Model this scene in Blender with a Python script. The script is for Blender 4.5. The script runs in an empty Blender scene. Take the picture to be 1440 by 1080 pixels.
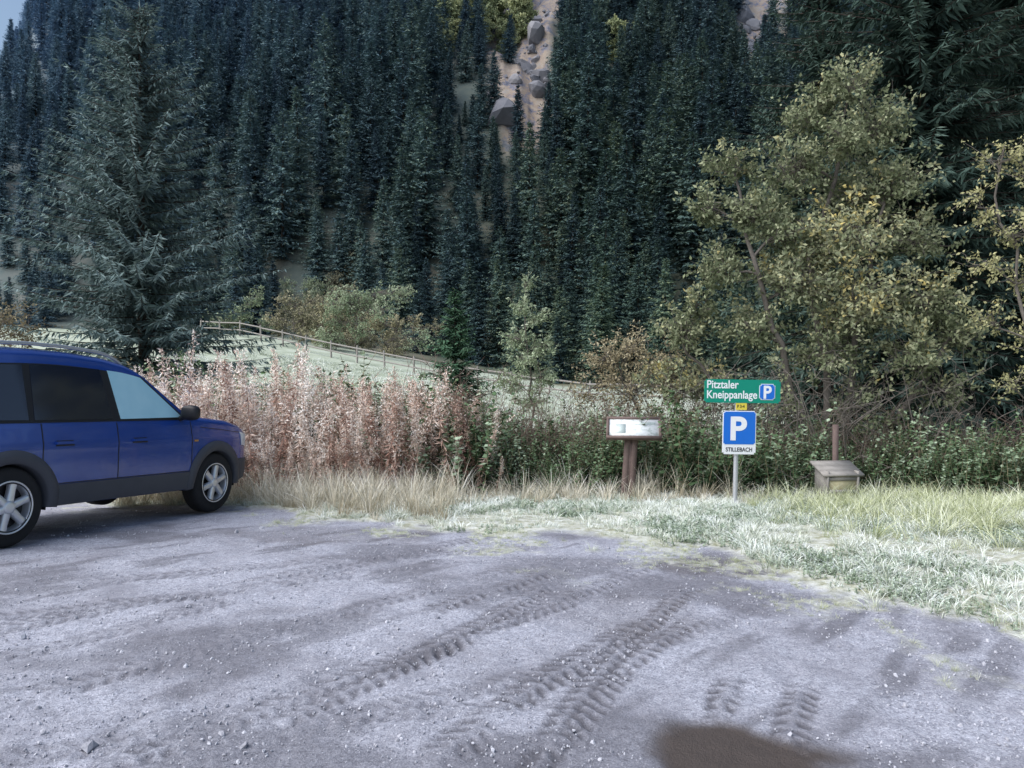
import bpy, math, random
import numpy as np
from mathutils import Vector, Matrix
rng=np.random.default_rng(7); random.seed(7)
scene=bpy.context.scene
C=scene.collection

# ------------------------------------------------------------ helpers
def nrm(v): 
    return v/(np.linalg.norm(v,axis=-1,keepdims=True)+1e-9)
class Acc:
    def __init__(s): s.v=[];s.q=[];s.m=[];s.r=[];s.n=0
    def add(s,v,q,m=0,r=0.5):
        v=np.asarray(v,float).reshape(-1,3);q=np.asarray(q,int).reshape(-1,4)
        s.v.append(v);s.q.append(q+s.n);s.n+=len(v)
        s.m.append(np.broadcast_to(np.asarray(m,int),(len(q),)).copy()); s.r.append(np.broadcast_to(np.asarray(r,float),(len(v),)).copy())
    def diamonds(s,p,d,w,m=0,r=0.5,k=0.42):
        n=len(p); v=np.stack([p,p+k*d+w,p+d,p+k*d-w],1).reshape(-1,3)
        q=np.arange(4*n).reshape(-1,4)
        s.add(v,q,m,np.repeat(np.broadcast_to(r,(n,)),4))
    def tube(s,pts,rad,n=5,m=0,r=0.5):
        pts=np.asarray(pts,float);k=len(pts);rad=np.broadcast_to(rad,(k,))
        t=nrm(np.gradient(pts,axis=0))
        a=np.where(np.abs(t[:,2:3])>0.9,np.array([[1.,0,0]]),np.array([[0,0,1.]]))
        u=nrm(np.cross(t,a));w=np.cross(t,u)
        ang=np.arange(n)*2*math.pi/n
        v=pts[:,None]+rad[:,None,None]*(np.cos(ang)[None,:,None]*u[:,None]+np.sin(ang)[None,:,None]*w[:,None])
        i=np.arange(k-1)[:,None]*n;j=np.arange(n)[None]
        q=np.stack([i+j,i+(j+1)%n,i+n+(j+1)%n,i+n+j],-1)
        s.add(v,q,m,r)
    def box(s,c,h,m=0,R=None,r=0.5):
        c=np.array(c,float);h=np.array(h,float)
        v=np.array([[x,y,z] for x in(-1,1) for y in(-1,1) for z in(-1,1)],float)*h
        if R is not None: v=v@np.array(R).T
        s.add(v+c,[[0,1,3,2],[4,6,7,5],[0,4,5,1],[2,3,7,6],[0,2,6,4],[1,5,7,3]],m,r)
    def grid(s,P,m=0,flip=False,r=0.5,mask=None):
        P=np.asarray(P,float);a,b=P.shape[:2]
        i=np.arange(a-1)[:,None]*b;j=np.arange(b-1)[None]
        q=np.stack([i+j,i+j+1,i+b+j+1,i+b+j],-1)
        if flip:q=q[...,::-1]
        q=q.reshape(-1,4)
        if mask is not None:q=q[mask.reshape(-1)]
        s.add(P.reshape(-1,3),q,m,r)
    def obj(s,name,mats,smooth=False,parent=None,link=True,extra=None):
        V=np.concatenate(s.v);Q=np.concatenate(s.q);M=np.concatenate(s.m);R=np.concatenate(s.r)
        me=bpy.data.meshes.new(name)
        me.vertices.add(len(V));me.vertices.foreach_set('co',V.ravel())
        me.loops.add(Q.size);me.loops.foreach_set('vertex_index',Q.ravel())
        me.polygons.add(len(Q));me.polygons.foreach_set('loop_start',np.arange(len(Q))*4)
        me.polygons.foreach_set('material_index',M)
        if smooth: me.polygons.foreach_set('use_smooth',np.ones(len(Q),bool))
        for mt in mats: me.materials.append(mt)
        at=me.attributes.new('rnd','FLOAT','POINT');at.data.foreach_set('value',R)
        if extra:
            for k,val in extra.items():
                at=me.attributes.new(k,'FLOAT','POINT');at.data.foreach_set('value',np.asarray(val,float).ravel())
        me.update(calc_edges=True)
        o=bpy.data.objects.new(name,me)
        if link:C.objects.link(o)
        if parent:o.parent=parent
        return o
def empty(name,loc=(0,0,0)):
    e=bpy.data.objects.new(name,None);e.location=loc;C.objects.link(e);e.empty_display_size=.1;return e

_tab=rng.random((256,256))
def vn(x,y,sc,seed=0):
    x=np.asarray(x,float)/sc+seed*17.3+1000;y=np.asarray(y,float)/sc+seed*9.1+1000
    xi=np.floor(x).astype(int);yi=np.floor(y).astype(int);fx=x-xi;fy=y-yi
    fx=fx*fx*(3-2*fx);fy=fy*fy*(3-2*fy)
    g=lambda a,b:_tab[a%256,b%256]
    return (g(xi,yi)*(1-fx)+g(xi+1,yi)*fx)*(1-fy)+(g(xi,yi+1)*(1-fx)+g(xi+1,yi+1)*fx)*fy
def fbm(x,y,sc,seed=0,o=4):
    t=0;a=1;s=0
    for k in range(o):
        t=t+a*vn(x,y,sc/2**k,seed+k);s+=a;a*=.5
    return t/s
def sm(a,b,x):
    t=np.clip((np.asarray(x,float)-a)/(b-a),0,1);return t*t*(3-2*t)

# ------------------------------------------------------------ materials
class NB:
    def __init__(s,name,rough=.7,spec=.3):
        s.mat=bpy.data.materials.new(name);s.mat.use_nodes=True
        s.t=s.mat.node_tree;s.b=s.t.nodes['Principled BSDF']
        s.b.inputs['Roughness'].default_value=rough
        s.b.inputs['Specular IOR Level'].default_value=spec
    def n(s,ty,**k):
        return s.t.nodes.new(ty)
    def l(s,a,b): s.t.links.new(a,b)
    def attr(s,name='rnd'):
        x=s.n('ShaderNodeAttribute');x.attribute_name=name;return x.outputs['Fac']
    def pos(s): return s.n('ShaderNodeNewGeometry').outputs['Position']
    def noise(s,sc,det=4,rough=.55,vec=None):
        x=s.n('ShaderNodeTexNoise');x.inputs['Scale'].default_value=sc;x.inputs['Detail'].default_value=det
        x.inputs['Roughness'].default_value=rough
        s.l(vec if vec is not None else s.pos(),x.inputs['Vector']);return x.outputs['Fac']
    def ramp(s,fac,stops):
        x=s.n('ShaderNodeValToRGB');e=x.color_ramp.elements
        while len(e)<len(stops):e.new(.5)
        for el,(p,c) in zip(e,stops):
            el.position=p;el.color=(*c,1) if len(c)==3 else c
        s.l(fac,x.inputs[0]);return x.outputs[0]
    def mix(s,f,a,b,mode='MIX'):
        x=s.n('ShaderNodeMix');x.data_type='RGBA';x.blend_type=mode
        for v,k in((f,0),(a,6),(b,7)):
            if isinstance(v,(int,float)):x.inputs[k].default_value=v
            elif isinstance(v,tuple):x.inputs[k].default_value=(*v,1)
            else:s.l(v,x.inputs[k])
        return x.outputs[2]
    def math(s,op,a,b=None,c=None,clamp=False):
        x=s.n('ShaderNodeMath');x.operation=op;x.use_clamp=bool(clamp)
        for i,v in enumerate((a,b,c)):
            if v is None:continue
            if isinstance(v,(int,float)):x.inputs[i].default_value=v
            else:s.l(v,x.inputs[i])
        return x.outputs[0]
    def mapr(s,v,a,b,c=0,d=1):
        x=s.n('ShaderNodeMapRange');s.l(v,x.inputs[0])
        for i,k in enumerate((a,b,c,d)):x.inputs[i+1].default_value=k
        return x.outputs[0]
    def col(s,c):
        if isinstance(c,tuple):s.b.inputs['Base Color'].default_value=(*c,1)
        else:s.l(c,s.b.inputs['Base Color'])
    def bump(s,h,st=.3,dist=.02):
        x=s.n('ShaderNodeBump');x.inputs['Strength'].default_value=st;x.inputs['Distance'].default_value=dist
        s.l(h,x.inputs['Height']);s.l(x.outputs[0],s.b.inputs['Normal'])
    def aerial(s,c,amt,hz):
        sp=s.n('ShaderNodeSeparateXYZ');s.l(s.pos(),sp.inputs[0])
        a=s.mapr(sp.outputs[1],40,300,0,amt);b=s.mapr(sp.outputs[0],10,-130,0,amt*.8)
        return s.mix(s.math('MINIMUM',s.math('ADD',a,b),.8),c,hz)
def plain(name,c,rough=.5,spec=.5,metal=0,var=0,sc=20):
    m=NB(name,rough,spec);m.b.inputs['Metallic'].default_value=metal
    if var:
        f=m.noise(sc,5);m.col(m.mix(f,tuple(x*(1-var) for x in c),tuple(min(1,x*(1+var)) for x in c)))
        m.bump(f,.15,.005)
    else:m.col(c)
    return m.mat
def leafmat(name,stops,instvar=.5,trans=.3,haze=0.,hz=(.16,.25,.38)):
    m=NB(name)
    m.t.nodes.remove(m.b)
    f=m.attr()
    oi=m.n('ShaderNodeObjectInfo').outputs['Random']
    f2=m.math('MULTIPLY_ADD',m.math('SUBTRACT',oi,.5),instvar,f,True)
    c=m.ramp(f2,stops)
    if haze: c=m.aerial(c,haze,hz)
    d=m.n('ShaderNodeBsdfDiffuse');m.l(c,d.inputs[0]);out=m.t.nodes['Material Output'].inputs[0]
    if trans:
        t=m.n('ShaderNodeBsdfTranslucent');m.l(c,t.inputs[0])
        mx=m.n('ShaderNodeMixShader');mx.inputs[0].default_value=trans
        m.l(d.outputs[0],mx.inputs[1]);m.l(t.outputs[0],mx.inputs[2])
        m.l(mx.outputs[0],out)
    else:m.l(d.outputs[0],out)
    return m.mat
def barkmat(name,a,b):
    m=NB(name,.9,.1);f=m.noise(14,4,.7);m.col(m.mix(f,a,b));m.bump(f,.6,.02);return m.mat

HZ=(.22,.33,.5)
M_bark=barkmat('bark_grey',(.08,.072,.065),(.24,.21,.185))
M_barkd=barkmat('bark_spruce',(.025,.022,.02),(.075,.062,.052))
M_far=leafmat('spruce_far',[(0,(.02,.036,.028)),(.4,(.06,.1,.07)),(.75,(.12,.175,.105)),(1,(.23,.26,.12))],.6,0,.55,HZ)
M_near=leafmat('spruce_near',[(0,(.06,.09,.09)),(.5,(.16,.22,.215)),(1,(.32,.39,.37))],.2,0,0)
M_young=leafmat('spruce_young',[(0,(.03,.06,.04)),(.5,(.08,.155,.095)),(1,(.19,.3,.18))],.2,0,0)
M_dark=leafmat('spruce_dark',[(0,(.022,.038,.032)),(.5,(.055,.088,.073)),(1,(.13,.175,.145))],.2,0,0)
M_leafA=leafmat('leaf_willow',[(0,(.09,.11,.06)),(.3,(.21,.24,.14)),(.6,(.37,.39,.25)),(.8,(.49,.46,.25)),(1,(.57,.46,.17))],.0,.2)
M_leafY=leafmat('leaf_yellow',[(0,(.2,.2,.1)),(.5,(.42,.41,.22)),(1,(.62,.57,.3))],0,.2)
M_leafG=leafmat('leaf_green',[(0,(.045,.075,.04)),(.5,(.12,.19,.095)),(1,(.35,.43,.31))],.6,0)
M_leafP=leafmat('leaf_pale',[(0,(.18,.23,.14)),(.5,(.35,.42,.27)),(1,(.56,.6,.45))],.2,.2)
M_leafO=leafmat('leaf_brown',[(0,(.16,.13,.08)),(.5,(.36,.31,.2)),(1,(.57,.51,.35))],.2,.2)
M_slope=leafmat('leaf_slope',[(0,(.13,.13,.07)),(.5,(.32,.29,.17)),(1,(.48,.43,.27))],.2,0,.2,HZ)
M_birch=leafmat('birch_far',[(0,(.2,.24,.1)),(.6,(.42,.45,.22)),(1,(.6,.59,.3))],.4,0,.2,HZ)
M_fire=leafmat('fireweed',[(0,(.19,.1,.08)),(.3,(.45,.29,.23)),(.55,(.7,.55,.46)),(.8,(.87,.78,.7)),(1,(.93,.89,.84))],.45,0)
M_grassF=leafmat('grass_frost',[(0,(.35,.39,.29)),(.4,(.61,.64,.55)),(.75,(.79,.82,.78)),(1,(.88,.9,.89))],.6,0)
M_grassS=leafmat('grass_straw',[(0,(.33,.28,.19)),(.4,(.58,.53,.41)),(.8,(.79,.75,.65)),(1,(.88,.87,.83))],.5,0)
M_grassG=leafmat('grass_green',[(0,(.24,.28,.13)),(.45,(.49,.52,.31)),(.8,(.7,.72,.54)),(1,(.83,.85,.77))],.6,0)
M_weed=leafmat('weed_green',[(0,(.13,.18,.11)),(.5,(.36,.43,.32)),(1,(.68,.74,.68))],.6,0)

# ------------------------------------------------------------ terrain
def ease(y):
    return np.interp(y,[-100,5,6.3,7.5,9.2,10.2,12,16,24],[.085,.09,.08,.03,-.085,-.18,-.3,-.5,-.55])
def gully(x,y):
    yy=np.asarray(y,float);r=np.asarray(x,float)/np.maximum(yy,1)
    c=np.interp(yy,[120,165,200,255,320],[.0,.015,.045,.06,.065]);w=np.interp(yy,[120,165,255,320],[.025,.045,.08,.1])
    n=(fbm(x,y,15,31)-.5)*.09
    a=1-sm(.7,1.25,np.abs(r-c+n)/w)
    c2=np.interp(yy,[160,260],[.30,.31]);b=1-sm(.7,1.3,np.abs(r-c2+n*.7)/.038)
    return np.maximum(a*sm(128,140,yy),b*sm(165,180,yy))
def hgt(x,y):
    x=np.asarray(x,float);y=np.asarray(y,float)
    z=ease(y)
    g=np.interp(x,[-90,-20,4,30,200],[7,4.6,.55,.3,.3])
    z=z+sm(16,66,y)*g
    hill=.76*np.maximum(0,y-92)
    hill=hill*sm(84,118,y)+ .06*np.maximum(0,y-70)*sm(70,95,y)
    und=(fbm(x,y,60,3)-.5)*22+(fbm(x,y,22,5)-.5)*8
    hill=hill+und*sm(105,180,y)
    r=x/np.maximum(y,1)
    e=np.interp(r+(fbm(x,y,35,8)-.5)*.02,[-1.2,-.72,-.65,-.615,-.585,-.54,-.48],[.1,.2,.27,.33,.40,.55,2.])
    hill=np.minimum(hill,e*np.maximum(y,0))
    gul=gully(x,y)
    hill=hill+gul*(np.abs(fbm(x,y,14,21)-.5)*20-3+ (fbm(x,y,5,22)-.5)*6)
    return z+hill+(fbm(x,y,3.,11)-.5)*.12*sm(12,30,y)
EX=[-20,-5,-3.3,-2,-1.13,-.13,.48,1.48,1.84,2.07,2.4,2.6,3.5,5,9]
EY=[11,10,9.7,8.5,8.0,7.3,7.0,7.0,6.3,5.45,4.7,4.0,2,0,-5]
def edge(x,y):  # >0 : in the verge
    ye=np.interp(x,EX,EY)
    d=(y-ye)*np.interp(x,[-9,1.4,2.2,9],[1,1,.42,.35])-np.interp(x,[1.5,2.5],[0,.2])
    return d+(fbm(x,y,.9,41)-.5)*np.interp(x,[0,2],[1.5,1.8])+(fbm(x,y,.22,43)-.5)*.8
tracks=[([(.02,2.7),(.11,3.04),(.245,3.47),(.62,4.35),(1.04,5.13),(1.3,5.6)],.17,1.),
        ([(-.52,4.75),(-.44,4.98),(-.05,5.45),(.37,6.0)],.19,1.),
        ([(-.7,3.8),(-.35,4.35),(.0,5.0),(.3,5.6)],.18,.95),
        ([(.85,3.3),(.95,3.6),(1.15,4.0)],.15,1.),([(1.05,3.0),(1.15,3.3),(1.43,3.9)],.15,1.),
        ([(-1.6,2.9),(-1.0,3.6),(-.2,4.5),(.6,5.5),(1.3,6.4)],.2,.65),
        ([(-.35,2.9),(-.05,3.5),(.35,4.1),(.85,4.8)],.22,.85),
        ([(-.1,2.6),(.2,3.2),(.5,3.9),(.9,4.5),(1.2,4.9)],.15,.85),
        ([(-1.1,3.2),(-.6,3.9),(-.1,4.6),(.5,5.2)],.16,.75),
        ([(-3.5,4.2),(-2.2,5.2),(-1.2,6.2),(-.2,7.4)],.2,.55),
        ([(-2.6,3.2),(-1.6,4.3),(-.6,5.3),(.4,6.4)],.2,.55),
        ([(-5,5.0),(-3,5.6),(-1.2,6.3),(.4,6.9)],.22,.5),
        ([(-5,4.2),(-3.4,4.7),(-1.8,5.4),(-.3,6.3)],.2,.5),
        ([(-2.0,2.6),(-.9,3.3),(.2,3.9),(1.3,4.8),(2.0,5.6)],.18,.5),
        ([(-3.4,3.4),(-2.2,4.6),(-1.5,5.6),(-.7,6.8)],.2,.45),
        ([(-2.8,2.6),(-1.9,3.1),(-.9,3.4),(.4,3.6)],.18,.45)]
def trackmask(x,y):
    dk=np.zeros_like(x);hh=np.zeros_like(x)
    for pl,w,st in tracks:
        pl=np.array(pl);best=np.full(x.shape,9.);al=np.zeros_like(x);sd=np.zeros_like(x);L=0
        for a,b in zip(pl[:-1],pl[1:]):
            d=b-a;l=np.hypot(*d);u=d/l
            t=np.clip((x-a[0])*u[0]+(y-a[1])*u[1],0,l)
            px=x-a[0]-t*u[0];py=y-a[1]-t*u[1];dd=np.hypot(px,py)
            s=px*(-u[1])+py*u[0]
            k=dd<best;best=np.where(k,dd,best);al=np.where(k,L+t,al);sd=np.where(k,s,sd);L+=l
        ed=sm(0,.3,al)*sm(0,.3,L-al)
        wob=(fbm(x,y,.25,51)-.5)*.08
        ins=(1-sm(w*.42,w*.58,best+wob))*ed*sm(.36,.5,fbm(x,y,.5,53)+.14*st)
        pat=sm(-.5,.4,np.sin((al+np.abs(sd)*.7)*2*math.pi/.085+ (fbm(x,y,.12,57)-.5)*3))
        pat=np.where(np.abs(sd)<.018,0.,pat)
        v=ins*st*(.75+.8*(fbm(x,y,.3,58)))
        dk=np.maximum(dk,np.clip(v*(.35+.65*pat),0,1));hh=hh-v*.012*pat+v*.004
    return dk,hh
def axis(parts):
    return np.concatenate([np.arange(a,b,s) for a,b,s in parts])
def grow(a,b,s,k):
    o=[a]
    while o[-1]<b:
        s*=k;o.append(o[-1]+s)
    return np.array(o[1:])
gx=np.concatenate([-grow(8,720,.08,1.09)[::-1],axis([(-8,-3.2,.05),(-3.2,3.6,.02),(3.6,8.01,.05)]),grow(8,720,.08,1.09)])
gy=np.concatenate([-grow(0,150,.3,1.3)[::-1],axis([(0,2.7,.15),(2.7,7.2,.02),(7.2,13,.05)]),grow(13,92,.07,1.06),np.arange(99,520,3.5)])
X,Y=np.meshgrid(gx,gy,indexing='ij')
Z=hgt(X,Y)
eg=edge(X,Y);lot=1-sm(-.2,.4,eg)
near=(Y<16)
dk,th=trackmask(X,Y)
smear=sm(.5,.66,fbm(X*.6+Y*.5,Y*.9-X*.5,.8,59))*.65*sm(9.5,8,Y)
streak=sm(.56,.72,fbm((X*.75-Y*.66)*1.,(X*.66+Y*.75)*.18,.16,77,3))*.65*sm(9.,7.5,Y)*sm(.35,.6,fbm(X,Y,1.3,78))
dk=np.maximum(dk,np.maximum(smear,streak))
def puddle(x,y): return 1-sm(.75,1.1,np.hypot((x-.86)/.42,(y-3.1)/.34)+(fbm(x,y,.3,61)-.5)*.7)
wet=puddle(X,Y)
w2=(1-sm(.6,1.2,np.hypot((X-2.1)/1.5,(Y-6.1)/.35)+(fbm(X,Y,.4,62)-.5)*1.2))*.75
w3=(1-sm(.6,1.2,np.hypot((X+1.7)/1.1,(Y-7.4)/.55)+(fbm(X,Y,.4,64)-.5)*1.4))*.5
w4=(1-sm(.6,1.2,np.hypot((X-.7)/.5,(Y-4.9)/.6)+(fbm(X,Y,.4,66)-.5)*1.2))*.45
Zn=Z+near*((fbm(X,Y,1.2,71)-.5)*.05+(fbm(X,Y,.12,72,3)-.5)*.02*lot)
Zn=Zn+near*th*lot-wet*.012+near*sm(-.1,.5,eg)*(fbm(X,Y,.3,73)*.05)*sm(2,4,Y)
def patches(x,y,e): return sm(.5,.6,fbm(x,y,.4,105))*sm(np.where(x>1.2,-1.9,-1.1),-.1,e)
vg=np.maximum(sm(-.05,.35,eg),.75*patches(X,Y,eg)*sm(.4,.55,fbm(X,Y,.08,109)))
m=NB('ground_near',.95,.1)
p=m.pos()
nz=m.noise(1.6,5,.65);nf=m.noise(30,5,.75);nvf=m.noise(95,3,.8)
grav=m.ramp(nf,[(.3,(.22,.222,.262)),(.5,(.385,.39,.45)),(.7,(.55,.556,.625))])
grav=m.mix(m.mapr(nvf,.54,.68,0,.8),grav,(.8,.8,.86))
grav=m.mix(m.mapr(nvf,.45,.34,0,.8),grav,(.11,.11,.13))
grav=m.mix(m.mapr(nz,.45,.66,0,.65),grav,(.235,.23,.262))
dkc=m.mix(nf,(.055,.053,.063),(.17,.165,.185))
c=m.mix(m.math('MULTIPLY',m.attr('dark'),.9),grav,dkc)
c=m.mix(m.attr('wet'),c,(.085,.07,.064))
gr=m.ramp(m.noise(9,5,.7),[(.3,(.24,.24,.14)),(.45,(.45,.45,.35)),(.6,(.65,.66,.61)),(.8,(.38,.32,.22))])
c=m.mix(m.attr('verge'),c,gr)
m.col(c);m.bump(m.math('ADD',nvf,nf),.8,.012)
rr=m.mapr(m.attr('wet'),.5,1,.95,.4);m.l(rr,m.b.inputs['Roughness'])
M_gn=m.mat
m=NB('ground_far',.95,.05)
mead=m.ramp(m.noise(.5,5,.65),[(.3,(.3,.34,.25)),(.55,(.44,.48,.38)),(.75,(.54,.57,.5))])
sh=m.noise(.12,6,.7);s2=m.noise(.35,6,.78)
hl=m.ramp(sh,[(.32,(.05,.065,.04)),(.5,(.1,.11,.06)),(.65,(.17,.15,.09)),(.8,(.2,.19,.15))])
rk=m.ramp(s2,[(.34,(.08,.075,.09)),(.44,(.22,.2,.22)),(.5,(.36,.26,.17)),(.6,(.42,.34,.25)),(.72,(.28,.27,.29))])
hl=m.mix(m.attr('rock'),hl,rk)
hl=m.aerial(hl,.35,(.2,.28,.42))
c=m.mix(m.attr('hill'),mead,hl)
m.col(c)
grd=Acc();mi=np.where((.5*(Y[:-1,:-1]+Y[1:,1:]))<17,0,1).reshape(-1)
grd.grid(np.stack([X,Y,Zn],-1),m=mi,flip=True,r=0)
ground=grd.obj('ground',[M_gn,m.mat],smooth=True,extra={
 'dark':dk*lot,'wet':np.clip(wet+np.maximum(np.maximum(w2,w3),w4)*.6*(Y<9),0,1),
 'verge':vg,'hill':sm(60,74,Y+(fbm(X,Y,20,81)-.5)*20+np.clip(-X-5,0,20)*-.2+np.clip(X,0,10)*.8),
 'rock':gully(X,Y)})

# ------------------------------------------------------------ scatter with geometry nodes
def coll(name,objs):
    c=bpy.data.collections.new(name)
    for o in objs:c.objects.link(o)
    return c
def scatter(name,P,rot,scl,idx,col):
    n=len(P);me=bpy.data.meshes.new(name);me.vertices.add(n);me.vertices.foreach_set('co',np.asarray(P,float).ravel())
    a=me.attributes.new('rot','FLOAT_VECTOR','POINT');a.data.foreach_set('vector',np.asarray(rot,float).ravel())
    if np.ndim(scl)==1:scl=np.repeat(np.asarray(scl)[:,None],3,1)
    a=me.attributes.new('scl','FLOAT_VECTOR','POINT');a.data.foreach_set('vector',np.asarray(scl,float).ravel())
    a=me.attributes.new('idx','INT','POINT');a.data.foreach_set('value',np.asarray(idx,np.int32))
    o=bpy.data.objects.new(name,me);C.objects.link(o)
    g=bpy.data.node_groups.new(name+'_gn','GeometryNodeTree')
    g.interface.new_socket('Geometry',in_out='INPUT',socket_type='NodeSocketGeometry')
    g.interface.new_socket('Geometry',in_out='OUTPUT',socket_type='NodeSocketGeometry')
    N=g.nodes.new;L=g.links.new
    i=N('NodeGroupInput');out=N('NodeGroupOutput');iop=N('GeometryNodeInstanceOnPoints')
    ci=N('GeometryNodeCollectionInfo');ci.inputs[0].default_value=col
    ci.inputs['Separate Children'].default_value=True;ci.inputs['Reset Children'].default_value=True
    def na(nm,ty):
        x=N('GeometryNodeInputNamedAttribute');x.data_type=ty;x.inputs[0].default_value=nm
        return next(s for s in x.outputs if s.enabled and s.name=='Attribute')
    er=N('FunctionNodeEulerToRotation');L(na('rot','FLOAT_VECTOR'),er.inputs[0])
    L(i.outputs[0],iop.inputs['Points']);L(ci.outputs[0],iop.inputs['Instance'])
    iop.inputs['Pick Instance'].default_value=True
    L(na('idx','INT'),iop.inputs['Instance Index']);L(er.outputs[0],iop.inputs['Rotation']);L(na('scl','FLOAT_VECTOR'),iop.inputs['Scale'])
    L(iop.outputs[0],out.inputs[0])
    md=o.modifiers.new('scatter','NODES');md.node_group=g
    return o
def rotz(n,tilt=0.):
    r=np.zeros((n,3));r[:,2]=rng.uniform(0,6.283,n);r[:,0]=rng.normal(0,tilt,n) if tilt else 0;r[:,1]=rng.normal(0,tilt,n) if tilt else 0;return r

# ------------------------------------------------------------ spruces
def spruce(h,R,levels,nb,blades,bl,seed,base=.06,droop=.35,bw=.16,tubes=False,trunk=.0,pw=.85,up=.25,skirt=.75,reps=2):
    r=np.random.default_rng(seed);A=Acc()
    tr=trunk or h*.011
    zz=np.linspace(0,h,14);A.tube(np.stack([.02*np.sin(zz),.02*np.cos(zz*.7),zz],-1),tr*(1-zz/h)**.8+.008,7,m=1)
    for i in range(levels):
        t=(i+r.random())/levels;z=h*(base+(1-base)*t**.92)
        rr=R*(1-t)**pw*r.uniform(.75,1.12)+.03*R
        if t<.1:rr*=skirt+(1-skirt)*10*t
        for k in range(nb):
            az=r.uniform(0,6.283);L=rr*r.uniform(.55,1.2)
            o=np.array([math.cos(az),math.sin(az),0.]);sd=np.array([-o[1],o[0],0.])
            el=droop*(1-t*1.6)
            n=max(5,int(blades*(L/R)**.8));s=np.linspace(.08,1,n)+r.normal(0,.02,n)
            pz=-el*L*s+up*L*s**2.2*.5+r.normal(0,.02)*L
            P=np.array([0,0,z+r.normal(0,.1)*h/levels*4])+o*(L*s)[:,None];P[:,2]+=pz
            if tubes:
                Q=P[::3] if len(P)>8 else P;A.tube(Q,np.linspace(.012*h/10+.006,.004,len(Q)),3,m=1)
            sg=np.where(np.arange(n)%2,1.,-1.)
            for rep in range(reps):
                ln=bl*(1.15-.65*s)*r.uniform(.5,1.2,n)*(L/R)**.25
                d=o*r.uniform(.3,.9,n)[:,None]+sd*(sg*(1 if rep%2==0 else -1)*r.uniform(.4,1.0,n))[:,None]
                d[:,2]=r.normal(-.3 if rep<2 else -.9,.28,n);d=nrm(d)*ln[:,None]
                w=nrm(np.cross(d,r.normal(0,.5,(n,3))+np.array([0,0,1.])))*(ln*bw*r.uniform(.6,1.2,n))[:,None]
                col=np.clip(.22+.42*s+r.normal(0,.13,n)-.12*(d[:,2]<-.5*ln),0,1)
                A.diamonds(P,d,w,0,col)
            A.diamonds(P[-1:],o[None]*bl*.5+np.array([[0,0,.04]])*bl,sd[None]*bl*.09,0,.7)
    A.diamonds(np.array([[0,0,h*.985]]),np.array([[0,0,h*.03]]),np.array([[h*.002,0,0]]),0,.6)
    return A
vars_=[]
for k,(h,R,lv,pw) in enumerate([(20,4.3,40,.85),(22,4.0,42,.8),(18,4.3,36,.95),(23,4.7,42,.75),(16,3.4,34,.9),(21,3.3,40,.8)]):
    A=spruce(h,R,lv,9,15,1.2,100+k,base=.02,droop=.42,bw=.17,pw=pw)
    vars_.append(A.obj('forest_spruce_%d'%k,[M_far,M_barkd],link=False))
fc=coll('forest_kinds',vars_)
P=[]
sp_=4.5
for yy in np.arange(72,335,sp_*.88):
    for xx in np.arange(-.84*yy-20,.8*yy+20,sp_):
        P.append((xx+rng.uniform(-2,2),yy+rng.uniform(-2,2)))
P=np.array(P)
x,y=P.T;r_=x/y
keep=np.ones(len(P),bool)
keep&=~((gully(x,y)>.25)&(rng.random(len(P))>.07))
keep&=~((y<94)&(r_<-.17)&(r_>-.31))
keep&=~((y<80)&(r_<=-.3))
keep&=~((y<82)&(r_<.0))
keep&=~((r_>-.285)&(r_<-.21)&(y<100+rng.normal(0,2,len(P))))
keep&=~((r_>-.09)&(r_<-.01)&(y>172)&(y<238)&(rng.random(len(P))<.7))
keep&=rng.random(len(P))>.02
P=P[keep];x,y=P.T;n=len(P);r_=x/y
s=rng.uniform(.62,1.12,n)*np.interp(y,[74,92,112,250],[.5,.62,.92,.88])
s*=np.where(rng.random(n)<.15,.6,1.)
s*=1-.35*((r_>-.09)&(r_<.06)&(y>112))*(y<190)
s*=np.interp(r_,[-.72,-.6,-.52],[.5,.58,1.])
s*=1+.12*((r_>.08)&(r_<.24)&(y<135))
scatter('conifer_forest',np.stack([x,y,hgt(x,y)-.3],-1),rotz(n,.02),np.stack([s*1.05,s*1.05,s*rng.uniform(.85,1.12,n)],-1),rng.integers(0,6,n),fc)

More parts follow.
